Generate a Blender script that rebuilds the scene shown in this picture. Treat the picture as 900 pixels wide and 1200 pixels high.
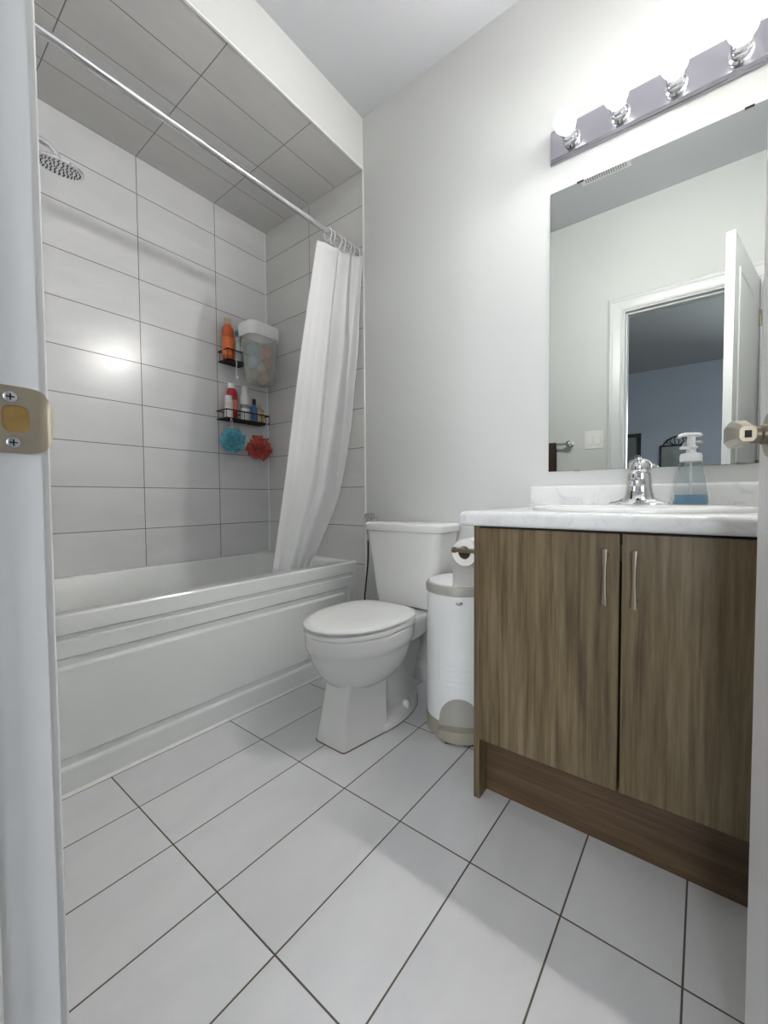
import bpy, bmesh, math, random
from mathutils import Vector, Matrix, noise
PI = math.pi
sc = bpy.context.scene
C = sc.collection
for o in list(bpy.data.objects): bpy.data.objects.remove(o, do_unlink=True)

# ---------------------------------------------------------------- camera, world, light, exposure
cam = bpy.data.cameras.new('camera'); co = bpy.data.objects.new('camera', cam); C.objects.link(co)
cam.sensor_fit = 'VERTICAL'; cam.sensor_height = 36.0; cam.lens = 481.5 / 1200 * 36.0
cam.clip_start = 0.01
yaw, pitch, roll = 0.6627, -0.0352, -0.0062
f = Vector((-math.sin(yaw) * math.cos(pitch), math.cos(yaw) * math.cos(pitch), math.sin(pitch)))
r = Vector((math.cos(yaw), math.sin(yaw), 0)); u = r.cross(f)
r2 = r * math.cos(roll) + u * math.sin(roll); u2 = -r * math.sin(roll) + u * math.cos(roll)
M = Matrix((r2, u2, -f)).transposed().to_4x4(); M.translation = Vector((2.2157, -1.6353, 0.8716))
co.matrix_world = M
sc.camera = co

w = bpy.data.worlds.new('world'); sc.world = w; w.use_nodes = True
w.node_tree.nodes['Background'].inputs[0].default_value = (0.75, 0.85, 1, 1)
w.node_tree.nodes['Background'].inputs[1].default_value = 0.6

def area(name, loc, rot, sx, sy, power, col):
    l = bpy.data.lights.new(name, 'AREA'); l.shape = 'RECTANGLE'; l.size = sx; l.size_y = sy
    l.energy = power; l.color = col
    o = bpy.data.objects.new(name, l); C.objects.link(o); o.location = loc; o.rotation_euler = rot
    return o
# added fill lights, set at invented bedroom windows unseen behind the camera
area('fill_light_side', (4.52, -3.4, 1.5), (math.radians(90), 0, math.radians(90)), 1.5, 1.6, 10, (0.86, 0.93, 1.0))
wl = area('fill_light_right', (3.45, -5.84, 1.5), (math.radians(90), 0, 0), 1.5, 1.6, 27, (0.92, 0.96, 1.0))
wl.data.spread = math.radians(100)
BULB = 620.0   # frosted LED globes: most of the light leaves the front half
sc.view_settings.view_transform = 'Standard'; sc.view_settings.look = 'None'
sc.view_settings.gamma = 1; sc.view_settings.use_curve_mapping = False
sc.view_settings.exposure = 1.12

# ---------------------------------------------------------------- materials
def lin(c):
    return tuple(((x / 255) / 12.92 if x / 255 <= .04045 else ((x / 255 + .055) / 1.055) ** 2.4) for x in c) + (1,)

class NT:
    def __init__(s, name):
        s.m = bpy.data.materials.new(name); s.m.use_nodes = True
        s.t = s.m.node_tree; s.b = s.t.nodes['Principled BSDF']
    def n(s, typ, **kw):
        x = s.t.nodes.new(typ)
        for k, v in kw.items():
            setattr(x, k, v)
        return x
    def l(s, a, b): s.t.links.new(a, b)
    def math(s, op, a, b=None, c=None):
        x = s.n('ShaderNodeMath', operation=op)
        for i, v in enumerate((a, b, c)):
            if v is None: continue
            if isinstance(v, (int, float)): x.inputs[i].default_value = v
            else: s.l(v, x.inputs[i])
        return x.outputs[0]
    def mix(s, fac, a, b, typ='MIX'):
        x = s.n('ShaderNodeMix', data_type='RGBA', blend_type=typ)
        if isinstance(fac, (int, float)): x.inputs[0].default_value = fac
        else: s.l(fac, x.inputs[0])
        for i, v in ((6, a), (7, b)):
            if isinstance(v, tuple): x.inputs[i].default_value = v
            else: s.l(v, x.inputs[i])
        return x.outputs[2]
    def noise(s, scale=(1, 1, 1), sc_=5, det=4, rough=.5, dist=0, vec=None):
        if vec is None:
            g = s.n('ShaderNodeNewGeometry'); vec = g.outputs['Position']
        mp = s.n('ShaderNodeMapping'); mp.inputs['Scale'].default_value = scale
        s.l(vec, mp.inputs[0])
        x = s.n('ShaderNodeTexNoise'); x.inputs['Scale'].default_value = sc_
        x.inputs['Detail'].default_value = det; x.inputs['Roughness'].default_value = rough
        x.inputs['Distortion'].default_value = dist
        s.l(mp.outputs[0], x.inputs['Vector'])
        return x.outputs[0]
    def ramp(s, fac, stops):
        x = s.n('ShaderNodeValToRGB'); e = x.color_ramp.elements
        while len(e) < len(stops): e.new(.5)
        for i, (p, c) in enumerate(stops): e[i].position = p; e[i].color = c
        s.l(fac, x.inputs[0]); return x.outputs[0]
    def bump(s, h, strength=.2, dist=.002):
        x = s.n('ShaderNodeBump'); x.inputs['Strength'].default_value = strength
        x.inputs['Distance'].default_value = dist
        s.l(h, x.inputs['Height']); s.l(x.outputs[0], s.b.inputs['Normal'])
    def set(s, **kw):
        for k, v in kw.items(): s.b.inputs[k.replace('_', ' ')].default_value = v
        return s

def simple(name, col, rough=.5, metal=0, var=.04, nscale=8, bump=0, **kw):
    t = NT(name); c = lin(col)
    nz = t.noise(sc_=nscale, det=3)
    a = tuple(x * (1 - var) for x in c[:3]) + (1,); b = tuple(min(1, x * (1 + var)) for x in c[:3]) + (1,)
    t.l(t.ramp(nz, [(.3, a), (.7, b)]), t.b.inputs['Base Color'])
    t.set(Roughness=rough, Metallic=metal)
    if bump: t.bump(t.noise(sc_=nscale * 20, det=2), bump, .001)
    for k, v in kw.items(): t.b.inputs[k.replace('_', ' ')].default_value = v
    return t.m

def tile(name, au, av, pu, pv, ou, ov, c1, c2, grout, gw, rough, streak=(1, 1, 1), seed=0.0):
    """rectangular tiles in world axes au/av, pitch pu/pv, a joint at ou/ov"""
    t = NT(name); g = t.n('ShaderNodeNewGeometry'); sp = t.n('ShaderNodeSeparateXYZ'); t.l(g.outputs['Position'], sp.inputs[0])
    def ax(a, p, o):
        q = t.math('DIVIDE', t.math('SUBTRACT', sp.outputs[a], o), p)
        cell = t.math('FLOOR', q); fr = t.math('SUBTRACT', q, cell)
        d = t.math('MULTIPLY', t.math('MINIMUM', fr, t.math('SUBTRACT', 1.0, fr)), p)
        return cell, d
    cu, du = ax(au, pu, ou); cv, dv = ax(av, pv, ov)
    d = t.math('MINIMUM', du, dv)
    g_ = t.math('SMOOTHSTEP', d, gw * .35, gw * .65) if False else None
    mr = t.n('ShaderNodeMapRange'); mr.inputs[1].default_value = gw * .35; mr.inputs[2].default_value = gw * .7
    t.l(d, mr.inputs[0]); mask = mr.outputs[0]
    cb = t.n('ShaderNodeCombineXYZ'); t.l(cu, cb.inputs[0]); t.l(cv, cb.inputs[1]); cb.inputs[2].default_value = seed
    wn = t.n('ShaderNodeTexWhiteNoise', noise_dimensions='3D'); t.l(cb.outputs[0], wn.inputs[0])
    off = t.n('ShaderNodeVectorMath', operation='MULTIPLY_ADD')
    t.l(wn.outputs['Color'], off.inputs[0]); off.inputs[1].default_value = (7, 7, 7); t.l(g.outputs['Position'], off.inputs[2])
    nz = t.noise(scale=streak, sc_=3.0, det=6, rough=.62, dist=.4, vec=off.outputs[0])
    col = t.ramp(nz, [(.3, lin(c1)), (.7, lin(c2))])
    k = t.math('MULTIPLY_ADD', wn.outputs['Value'], .05, .975)
    kc = t.n('ShaderNodeCombineXYZ')
    for i in range(3): t.l(k, kc.inputs[i])
    col = t.mix(1.0, col, kc.outputs[0], 'MULTIPLY')
    col = t.mix(mask, lin(grout), col)
    t.l(col, t.b.inputs['Base Color'])
    rr = t.math('MULTIPLY_ADD', mask, rough - .8, .8)
    t.l(rr, t.b.inputs['Roughness'])
    t.bump(mask, .35, .0015)
    return t.m

def mesh_cloth(name, col):
    t = NT(name); c = lin(col)
    t.l(t.ramp(t.noise(sc_=50, det=3), [(.3, tuple(x * .7 for x in c[:3]) + (1,)), (.7, tuple(min(1, x * 1.25) for x in c[:3]) + (1,))]), t.b.inputs['Base Color'])
    t.set(Roughness=.6); tr = t.n('ShaderNodeBsdfTranslucent'); tr.inputs[0].default_value = c
    tp = t.n('ShaderNodeBsdfTransparent'); m1 = t.n('ShaderNodeMixShader'); m1.inputs[0].default_value = .45
    m2 = t.n('ShaderNodeMixShader'); m2.inputs[0].default_value = .22
    t.l(t.b.outputs[0], m1.inputs[1]); t.l(tr.outputs[0], m1.inputs[2]); t.l(m1.outputs[0], m2.inputs[1]); t.l(tp.outputs[0], m2.inputs[2])
    t.l(m2.outputs[0], t.t.nodes['Material Output'].inputs[0]); return t.m
GR = (120, 117, 112)
m_tile_side = tile('tile_side_wall', 1, 2, .4059, .205, -.3414, .9283, (217, 217, 218), (228, 228, 229), GR, .0034, .22, (1, .6, 2.2), 1)
m_tile_end = tile('tile_end_wall', 0, 2, .4089, .205, 0.0, .9283, (214, 213, 211), (224, 223, 221), GR, .0034, .22, (.6, 1, 2.2), 2)
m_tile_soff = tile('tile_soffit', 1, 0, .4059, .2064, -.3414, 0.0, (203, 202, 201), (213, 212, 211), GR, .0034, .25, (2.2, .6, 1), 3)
m_tile_floor = tile('tile_floor', 0, 1, .2053, .409, .9673, -.7629, (220, 220, 222), (231, 231, 232), (88, 80, 66), .0034, .16, (2, .8, 1), 4)

m_paint = simple('wall_paint', (212, 213, 211), .62, var=.01, nscale=2, bump=.08)
m_ceil = simple('ceiling_paint', (200, 201, 205), .8, var=.01, nscale=2, bump=.1)
m_trim = simple('trim_paint', (216, 217, 217), .32, var=.008)
m_door = simple('door_paint', (242, 242, 243), .32, var=.008)
m_edge = simple('edge_trim_white', (240, 240, 238), .35, var=.01)
m_acryl = simple('white_acrylic', (234, 236, 234), .14, var=.006)
m_porc = simple('white_porcelain', (238, 238, 236), .07, var=.006, Coat_Weight=.3)
m_seat = simple('seat_plastic', (240, 241, 239), .16, var=.006)
m_chrome = simple('chrome', (225, 226, 228), .07, 1, var=.01)
m_nickel = simple('satin_nickel', (158, 149, 132), .28, 1, var=.04, nscale=20)
m_strike = simple('strike_nickel', (182, 172, 154), .36, 1, var=.04, nscale=20)
m_steel = simple('brushed_bar', (182, 180, 188), .2, 1, var=.02, nscale=10)
m_black = simple('black_wire', (22, 21, 20), .4, .3)
m_dark = simple('dark_gap', (24, 22, 20), .7)
m_rubber_shade = simple('dark_rubber_and_shade', (45, 43, 40), .6)  # nozzle rubber, and the painted shade below the pail pedal
m_hose = simple('dark_hose', (70, 62, 52), .3, .6)
m_white = simple('white_plastic', (236, 237, 237), .3, var=.01)
m_pailg = simple('grey_pail_plastic', (168, 166, 158), .4, var=.02)
m_pailb = simple('taupe_pail_plastic', (158, 152, 138), .4, var=.02)
m_paper = simple('tissue_paper', (240, 238, 234), .9, var=.02, nscale=30, bump=.2)
m_card = simple('cardboard_core', (120, 100, 80), .8)
m_orange = simple('orange_bottle', (198, 92, 48), .3, var=.12, nscale=25)
m_gold = simple('champagne_cap', (205, 185, 150), .3, .6)
m_red = simple('red_bottle', (178, 40, 42), .3, var=.1, nscale=30)
m_pink = simple('pink_label', (228, 132, 118), .4, var=.1, nscale=40)
m_bluel = simple('blue_bottle', (78, 120, 168), .3, var=.15, nscale=40)
m_navy = simple('navy_cap', (28, 34, 52), .35)
m_tan = simple('tan_label', (210, 180, 120), .4, var=.1, nscale=40)
m_grey = simple('grey_label', (150, 150, 152), .4, var=.1, nscale=60)
m_amber = simple('amber_liquid', (190, 172, 140), .15, var=.1)
m_cyan = mesh_cloth('cyan_mesh', (150, 230, 252))
m_redm = mesh_cloth('red_mesh', (252, 138, 130))
m_towel = simple('brown_towel', (62, 48, 42), .95, var=.3, nscale=60, bump=.5)
m_carpet = simple('carpet', (150, 142, 130), .95, var=.1, nscale=60, bump=.5)
m_blue_wall = simple('bedroom_paint', (204, 210, 220), .7, var=.02, nscale=2)
m_bed_ceil = simple('bedroom_ceiling_paint', (196, 198, 198), .85, var=.01)
m_frame = simple('black_frame', (16, 15, 15), .4)
m_scroll = simple('black_iron', (20, 18, 18), .5, .4)
m_pic = simple('picture_print', (132, 140, 138), .2, var=.12, nscale=6)
m_brass = simple('strike_hole_wood', (150, 120, 62), .6, var=.3, nscale=60)
m_mirror = simple('mirror_glass', (200, 204, 201), .005, 1, var=0.002)
m_mirror_back = simple('mirror_edge', (120, 140, 132), .2)
m_switch = simple('switch_plastic', (232, 231, 226), .35, var=.01)

# curtain cloth: thin, lets light through
t = NT('curtain_cloth'); t.l(t.ramp(t.noise(sc_=60, det=2), [(.3, lin((234, 234, 234))), (.7, lin((236, 236, 236)))]), t.b.inputs['Base Color'])
t.set(Roughness=.75); tr = t.n('ShaderNodeBsdfTranslucent'); tr.inputs[0].default_value = (.85, .85, .85, 1)
ms = t.n('ShaderNodeMixShader'); ms.inputs[0].default_value = .25
t.l(t.b.outputs[0], ms.inputs[1]); t.l(tr.outputs[0], ms.inputs[2])
t.l(ms.outputs[0], t.t.nodes['Material Output'].inputs[0]); m_cloth = t.m

def wood(name, axis_scale, c=((68, 54, 34), (103, 88, 61), (128, 113, 86))):
    t = NT(name)
    n1 = t.noise(scale=axis_scale, sc_=1.0, det=7, rough=.66, dist=.5)
    n2 = t.noise(scale=tuple(x * 3.4 for x in axis_scale), sc_=1.0, det=4, rough=.7, dist=.2)
    n3 = t.math('MULTIPLY_ADD', n2, .46, t.math('MULTIPLY', n1, .54))
    col = t.ramp(n3, [(.36, lin(c[0])), (.5, lin(c[1])), (.64, lin(c[2]))])
    t.l(col, t.b.inputs['Base Color']); t.set(Roughness=.42); t.bump(n2, .12, .001)
    return t.m
m_wood_v = wood('wood_laminate_upright', (30, 30, 1.3))
m_wood_h = wood('wood_laminate_level', (1.3, 30, 30), ((60, 44, 28), (86, 66, 45), (106, 86, 62)))

t = NT('marble_laminate')
n1 = t.noise(scale=(1, 1.6, 1.2), sc_=9, det=8, rough=.6, dist=2.2)
t.l(t.ramp(n1, [(.34, lin((214, 216, 216))), (.46, lin((230, 231, 230))), (.6, lin((234, 234, 233)))]), t.b.inputs['Base Color'])
t.set(Roughness=.2); m_marble = t.m

def glassy(name, col, rough=.05, weight=.9, ior=1.3):
    t = NT(name); t.b.inputs['Base Color'].default_value = lin(col); t.set(Roughness=rough, Transmission_Weight=weight, IOR=ior); return t.m
m_clear = glassy('clear_plastic', (240, 244, 246), .06, .96, 1.12)
t = NT('clear_bin_plastic'); t.b.inputs['Base Color'].default_value = lin((206, 206, 198)); t.set(Roughness=.25)
tp = t.n('ShaderNodeBsdfTransparent'); mx = t.n('ShaderNodeMixShader'); mx.inputs[0].default_value = .68
t.l(t.b.outputs[0], mx.inputs[1]); t.l(tp.outputs[0], mx.inputs[2]); t.l(mx.outputs[0], t.t.nodes['Material Output'].inputs[0]); m_bin = t.m
m_liquid = simple('blue_liquid', (112, 160, 190), .15, var=.03)
t = NT('bulb_glow'); t.b.inputs['Emission Color'].default_value = (1, .985, .965, 1); 
g = t.n('ShaderNodeNewGeometry'); sp = t.n('ShaderNodeSeparateXYZ'); t.l(g.outputs['Normal'], sp.inputs[0])
fr = t.math('MAXIMUM', t.math('MULTIPLY', sp.outputs[1], -1.0), 0.0)
t.l(t.math('MULTIPLY_ADD', t.math('POWER', fr, 3.0), BULB, 1.3), t.b.inputs['Emission Strength'])
t.set(Roughness=.3); m_bulb = t.m

# ---------------------------------------------------------------- geometry helpers
def obj(name, bm, mats, parent=None, smooth=None, loc=None):
    bmesh.ops.recalc_face_normals(bm, faces=bm.faces[:])
    me = bpy.data.meshes.new(name); bm.to_mesh(me); bm.free()
    if not isinstance(mats, (list, tuple)): mats = [mats]
    for m in mats: me.materials.append(m)
    if smooth is not None:
        for p in me.polygons: p.use_smooth = True
        try: me.set_sharp_from_angle(angle=math.radians(smooth))
        except Exception: pass
    o = bpy.data.objects.new(name, me); C.objects.link(o)
    if parent: o.parent = parent
    if loc: o.location = loc
    return o
def tag(o, label=None, cat=None, group=None, kind=None):
    if label: o['label'] = label
    if cat: o['category'] = cat
    if group: o['group'] = group
    if kind: o['kind'] = kind
    return o
def thing(name, label, cat, loc=(0, 0, 0), rz=0, group=None):
    o = bpy.data.objects.new(name, None); C.objects.link(o); o.location = loc; o.rotation_euler = (0, 0, rz)
    o.empty_display_size = .05
    return tag(o, label, cat, group)
def struct(name, bm, m, parent=None, smooth=None):
    o = obj(name, bm, m, parent, smooth)
    if not parent: o['kind'] = 'structure'
    return o
def B(): return bmesh.new()
def box(bm, x0, x1, y0, y1, z0, z1, bev=0, mat=0, seg=2):
    n = len(bm.faces)
    v = bmesh.ops.create_cube(bm, size=1)['verts']
    for p in v: p.co = Vector((x0 + (p.co.x + .5) * (x1 - x0), y0 + (p.co.y + .5) * (y1 - y0), z0 + (p.co.z + .5) * (z1 - z0)))
    if bev:
        es = list({e for p in v for e in p.link_edges})
        bmesh.ops.bevel(bm, geom=es, offset=bev, segments=seg, profile=.5, affect='EDGES')
    bm.faces.ensure_lookup_table()
    for fc in bm.faces[n:] if mat else []: fc.material_index = mat
    return bm
def loft(bm, rings, cap0=True, cap1=True, closed=True, mat=0):
    """rings: list of lists of Vectors of equal length"""
    vs = [[bm.verts.new(p) for p in rg] for rg in rings]; n = len(rings[0])
    for a, b in zip(vs, vs[1:]):
        for i in range(n if closed else n - 1):
            fc = bm.faces.new((a[i], a[(i + 1) % n], b[(i + 1) % n], b[i])); fc.material_index = mat
    if cap0: bm.faces.new(vs[0][::-1]).material_index = mat
    if cap1: bm.faces.new(vs[-1]).material_index = mat
    return vs
def circ(c, rr, n=32, ax='z', ry=None):
    ry = rr if ry is None else ry; out = []
    for i in range(n):
        a = 2 * PI * i / n; x, y = rr * math.cos(a), ry * math.sin(a)
        out.append(Vector(c) + (Vector((x, y, 0)) if ax == 'z' else Vector((x, 0, y)) if ax == 'y' else Vector((0, x, y))))
    return out
def lathe(bm, prof, c=(0, 0, 0), n=32, ax='z', cap0=True, cap1=True, mat=0, sy=1):
    """prof: [(radius, height)] along the axis"""
    d = {'z': Vector((0, 0, 1)), 'y': Vector((0, 1, 0)), 'x': Vector((1, 0, 0))}[ax]
    return loft(bm, [circ(Vector(c) + d * h, max(rr, 1e-4), n, ax, max(rr, 1e-4) * sy) for rr, h in prof], cap0, cap1, mat=mat)
def tube(bm, pts, rad, n=10, cap=True, mat=0):
    pts = [Vector(p) for p in pts]; rings = []; up = None
    for i, p in enumerate(pts):
        d = ((pts[min(i + 1, len(pts) - 1)] - p).normalized() + (p - pts[max(i - 1, 0)]).normalized())
        d.normalize()
        if up is None:
            up = Vector((0, 0, 1)) if abs(d.z) < .9 else Vector((1, 0, 0))
        s = d.cross(up).normalized(); up = s.cross(d).normalized()
        rr = rad[i] if isinstance(rad, (list, tuple)) else rad
        rings.append([p + (s * math.cos(2 * PI * k / n) + up * math.sin(2 * PI * k / n)) * rr for k in range(n)])
    loft(bm, rings, cap, cap, mat=mat)
    return bm
def spline(pts, n=8):
    pts = [Vector(p) for p in pts]; out = []
    for i in range(len(pts) - 1):
        p0, p1, p2, p3 = pts[max(i - 1, 0)], pts[i], pts[i + 1], pts[min(i + 2, len(pts) - 1)]
        for k in range(n):
            s = k / n
            out.append(.5 * ((2 * p1) + (p2 - p0) * s + (2 * p0 - 5 * p1 + 4 * p2 - p3) * s * s + (3 * p1 - p0 - 3 * p2 + p3) * s ** 3))
    out.append(pts[-1]); return out
def rrect(cx, cy, hx, hy, rad, z, n=8):
    out = []; rad = min(rad, hx, hy)
    for q, (sx, sy) in enumerate(((1, 1), (-1, 1), (-1, -1), (1, -1))):
        for k in range(n + 1):
            a = q * PI / 2 + k / n * PI / 2
            out.append(Vector((cx + sx * (hx - rad) + rad * math.cos(a), cy + sy * (hy - rad) + rad * math.sin(a), z)))
    return out
def interp(tab, t):
    for (a, va), (b, vb) in zip(tab, tab[1:]):
        if t <= b: 
            s = (t - a) / (b - a) if b > a else 0; s = max(0, min(1, s))
            return va + (vb - va) * s if not isinstance(va, tuple) else tuple(x + (y - x) * s for x, y in zip(va, vb))
    return tab[-1][1]

# ---------------------------------------------------------------- room shell
XR = 2.56; YD = -1.54; YO = -1.66; ZC = 2.79; ZS = 2.5405; XA = .8177
struct('floor', box(B(), -.1, XR + .1, YO + .02, .1, -.06, 0), m_tile_floor)
struct('ceiling', box(B(), -.1, XR + .1, YO, .1, ZC, ZC + .06), m_ceil)
struct('wall_left', box(B(), -.1, 0, YO, .1, 0, ZC), m_tile_side)
struct('wall_end', box(B(), 0, XA, 0, .1, 0, ZC), m_tile_end)
struct('wall_back', box(B(), XA, XR + .1, 0, .1, 0, ZC), m_paint)
struct('wall_right', box(B(), XR, XR + .1, YO, 0, 0, ZC), m_paint)
bm = box(B(), 0, XA, YD, 0, ZS, ZC)
for fc in bm.faces:
    fc.normal_update()
    if fc.normal.z < -.5: fc.material_index = 1
struct('wall_bulkhead', bm, [m_paint, m_tile_soff])
OL, OR, OT = 1.78, 2.445, 2.09      # door opening
struct('wall_front', box(B(), XA, OL - .018, YO, YD, 0, ZC), m_paint)
bm = box(B(), OL - .018, OR + .018, YO, YD, OT + .018, ZC); box(bm, OR + .018, XR, YO, YD, 0, ZC)
struct('wall_front_lintel', bm, m_paint)
struct('wall_alcove', box(B(), 0, XA, YO, YD, 0, ZC), m_tile_end)
# tile edge trims and corner caulk
struct('trim_1', box(B(), XA - .005, XA + .004, -.004, 0, 0, ZS, .001), m_edge)
struct('trim_2', box(B(), XA - .006, XA + .003, YD, -.004, ZS - .004, ZS + .003, .001), m_edge)
bm = B(); loft(bm, [[Vector(p) for p in ((0, 0, z), (.005, 0, z), (0, -.005, z))] for z in (.5, ZS)])
struct('trim_3', bm, m_edge)
bm = B(); loft(bm, [[Vector(p) for p in ((x, 0, ZS), (x, -.004, ZS), (x, 0, ZS - .004))] for x in (0, XA - .006)])
struct('trim_4', bm, simple('grey_caulk', (190, 188, 184), .5))
# baseboards: stepped profile
def baseboard(name, pts, nrm):
    prof = [(0, 0), (.014, 0), (.014, .06), (.011, .068), (.011, .078), (.007, .088), (.005, .102), (0, .104)]
    bm = B(); loft(bm, [[Vector((p[0] + nrm[0] * d, p[1] + nrm[1] * d, z)) for d, z in prof] for p in pts]); return struct(name, bm, m_trim)
baseboard('baseboard_back', [(XA + .004, 0), (1.699, 0)], (0, -1))
baseboard('baseboard_front', [(XA, YD), (1.675, YD)], (0, 1))

# door frame: jambs, stops, casings (left = latch side)
df = thing('door_1_frame', None, None); df['kind'] = 'structure'
df.name = 'door_2'
def jamb(bm, x0, x1): box(bm, x0, x1, YO, YD, 0, OT + .018)
bm = B(); jamb(bm, OL - .018, OL); obj('door_jamb', bm, m_trim, df)
bm = B(); jamb(bm, OR, OR + .018); obj('door_jamb', bm, m_trim, df)
bm = B(); box(bm, OL, OR, YO, YD, OT, OT + .018); obj('head_jamb', bm, m_trim, df)
bm = B(); box(bm, OL, OL + .011, YO + .02, YD - .037, 0, OT, .003); obj('door_stop', bm, m_trim, df)
bm = B(); box(bm, OR - .011, OR, YO + .02, YD - .037, 0, OT, .003); obj('door_stop', bm, m_trim, df)
bm = B(); box(bm, OL + .011, OR - .011, YO + .02, YD - .037, OT - .011, OT, .003); obj('door_stop', bm, m_trim, df)
def casing(side, sgn, right_w=.088):
    # mitred moulded casing around the opening; side = y plane, sgn = +1 into bathroom
    prof = [(0, 0), (0, .007), (.004, .009), (.010, .009), (.014, .006), (.022, .008), (.040, .011), (.060, .013), (.064, .017), (.074, .018), (.082, .015), (.088, .012), (.088, 0)]
    r0 = .010
    bm = B()
    def P(d, h, c):
        k = right_w / .088 if c in (2, 3) else 1
        if c == 0: return Vector((OL - r0 - d, side + sgn * h, 0))
        if c == 1: return Vector((OL - r0 - d, side + sgn * h, OT + r0 + d))
        if c == 2: return Vector((OR + r0 - .01 + d * k, side + sgn * h, OT + r0 + d))
        return Vector((OR + r0 - .01 + d * k, side + sgn * h, 0))
    loft(bm, [[P(d, h, c) for d, h in prof] for c in range(4)])
    obj('casing', bm, m_trim, df)
casing(YD, 1); casing(YO, -1)

# strike plate on latch jamb
sp_ = thing('strike_plate', 'satin nickel strike plate with open latch hole screwed to white door jamb', 'strike plate', (OL, -1.55, .9355))
def strike():
    bm = B()
    # local: y across (positive into bathroom), z up, x out of the jamb
    hz, hy0, hy1 = .0265, -.033, .004
    n = 10
    outer = []
    # outline of flat plate with hole, built as ring between outer rect and inner rounded hole
    N = 48
    def outp(a):
        c_, s_ = math.cos(a), math.sin(a)
        k = min((.0185) / max(abs(c_), 1e-6), hz / max(abs(s_), 1e-6)); return (c_ * k - .0145, s_ * k)
    def inp(a):
        c_, s_ = math.cos(a), math.sin(a); e = 4
        k = 1 / ((abs(c_) / .0085) ** e + (abs(s_) / .0105) ** e) ** (1 / e); return (c_ * k - .0055, s_ * k + .0005)
    A = [2 * PI * (i + .5) / N for i in range(N)]
    A[:] = sorted(A + [math.atan2(sy * hz, sx * .0185) % (2 * PI) for sx in (-1, 1) for sy in (-1, 1)])
    ro = [Vector((.0018, *outp(a))) for a in A]; ri = [Vector((.0018, *inp(a))) for a in A]
    rob = [Vector((0, *outp(a))) for a in A]; rib = [Vector((.0006, *inp(a))) for a in A]; rib2 = [Vector((.0003, *inp(a))) for a in A]
    loft(bm, [rob, ro, ri, rib], False, False)
    # lip: continues from y=.004 bending away from the jamb face
    L = [(.0018, .004, .0265), (.0018, .009, .0255), (.0012, .013, .0235), (-.0005, .0165, .019), (-.003, .019, .012)]
    rows = []
    for x, y, h in L:
        rows.append([Vector((x, y, z * h)) for z in (-1, -.6, -.2, .2, .6, 1)])
    lower = [[p + Vector((-.0016, -.0004, 0)) for p in rw] for rw in rows]
    loft(bm, [rw + lw[::-1] for rw, lw in zip(rows, lower)], True, True)
    return bm, rib, rib2
bm, rib, rib2 = strike()
plate = obj('plate', bm, m_strike, sp_, 30)
bm = B(); loft(bm, [rib, rib2], False, True); obj('latch_hole', bm, m_brass, sp_)
for z in (.0175, -.0185):
    bm = B(); lathe(bm, [(.0045, 0), (.0042, .0008), (.003, .0012)], (.0018, -.0085 if z > 0 else -.0075, z), 20, 'x')
    s = obj('screw', bm, m_chrome, sp_, 30)
    bm = B(); y = -.0085 if z > 0 else -.0075
    box(bm, .0029, .0033, y - .0026, y + .0026, z - .0005, z + .0005); box(bm, .0029, .0033, y - .0005, y + .0005, z - .0026, z + .0026)
    obj('screw_slot', bm, m_dark, s)

# ---------------------------------------------------------------- the door, open into the room
DA = math.radians(101.5)
DW, DT, DH = .675, .035, 2.075
door = thing('door_1', None, None, (2.442, -1.532, .008), DA); door['kind'] = 'structure'
bm = B()
# local: x along the door from the hinge, y = 0 bathroom face ... DT = hall face
box(bm, 0.003, DW, 0, DT, 0, DH, .0015)
obj('door_slab', bm, m_door, door)
for yy, sg in ((0, -1), (DT, 1)):
    for z0, z1 in ((.2, .86), (1.02, DH - .13)):
        for (x0, x1) in ((.10, DW - .10),):
            bm = B()
            prof = [(0, 0), (.004, .005), (.012, .006), (.02, .001), (.022, 0)]
            loft(bm, [[Vector(((x0 + d) if cx == 0 else (x1 - d), yy + sg * h, (z0 + d) if cz == 0 else (z1 - d))) for d, h in prof]
                      for cx, cz in ((0, 0), (1, 0), (1, 1), (0, 1), (0, 0))], False, False, closed=False)
            obj('door_panel_moulding', bm, m_door, door, 40)
for z in (.22, 1.02, 1.86):
    bm = B(); lathe(bm, [(.006, z - .045), (.006, z + .045)], (-.002, -.004, 0), 14)
    box(bm, 0, .03, -.0015, 0.0, z - .044, z + .044)
    h = obj('hinge', bm, m_nickel, door, 30)
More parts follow.
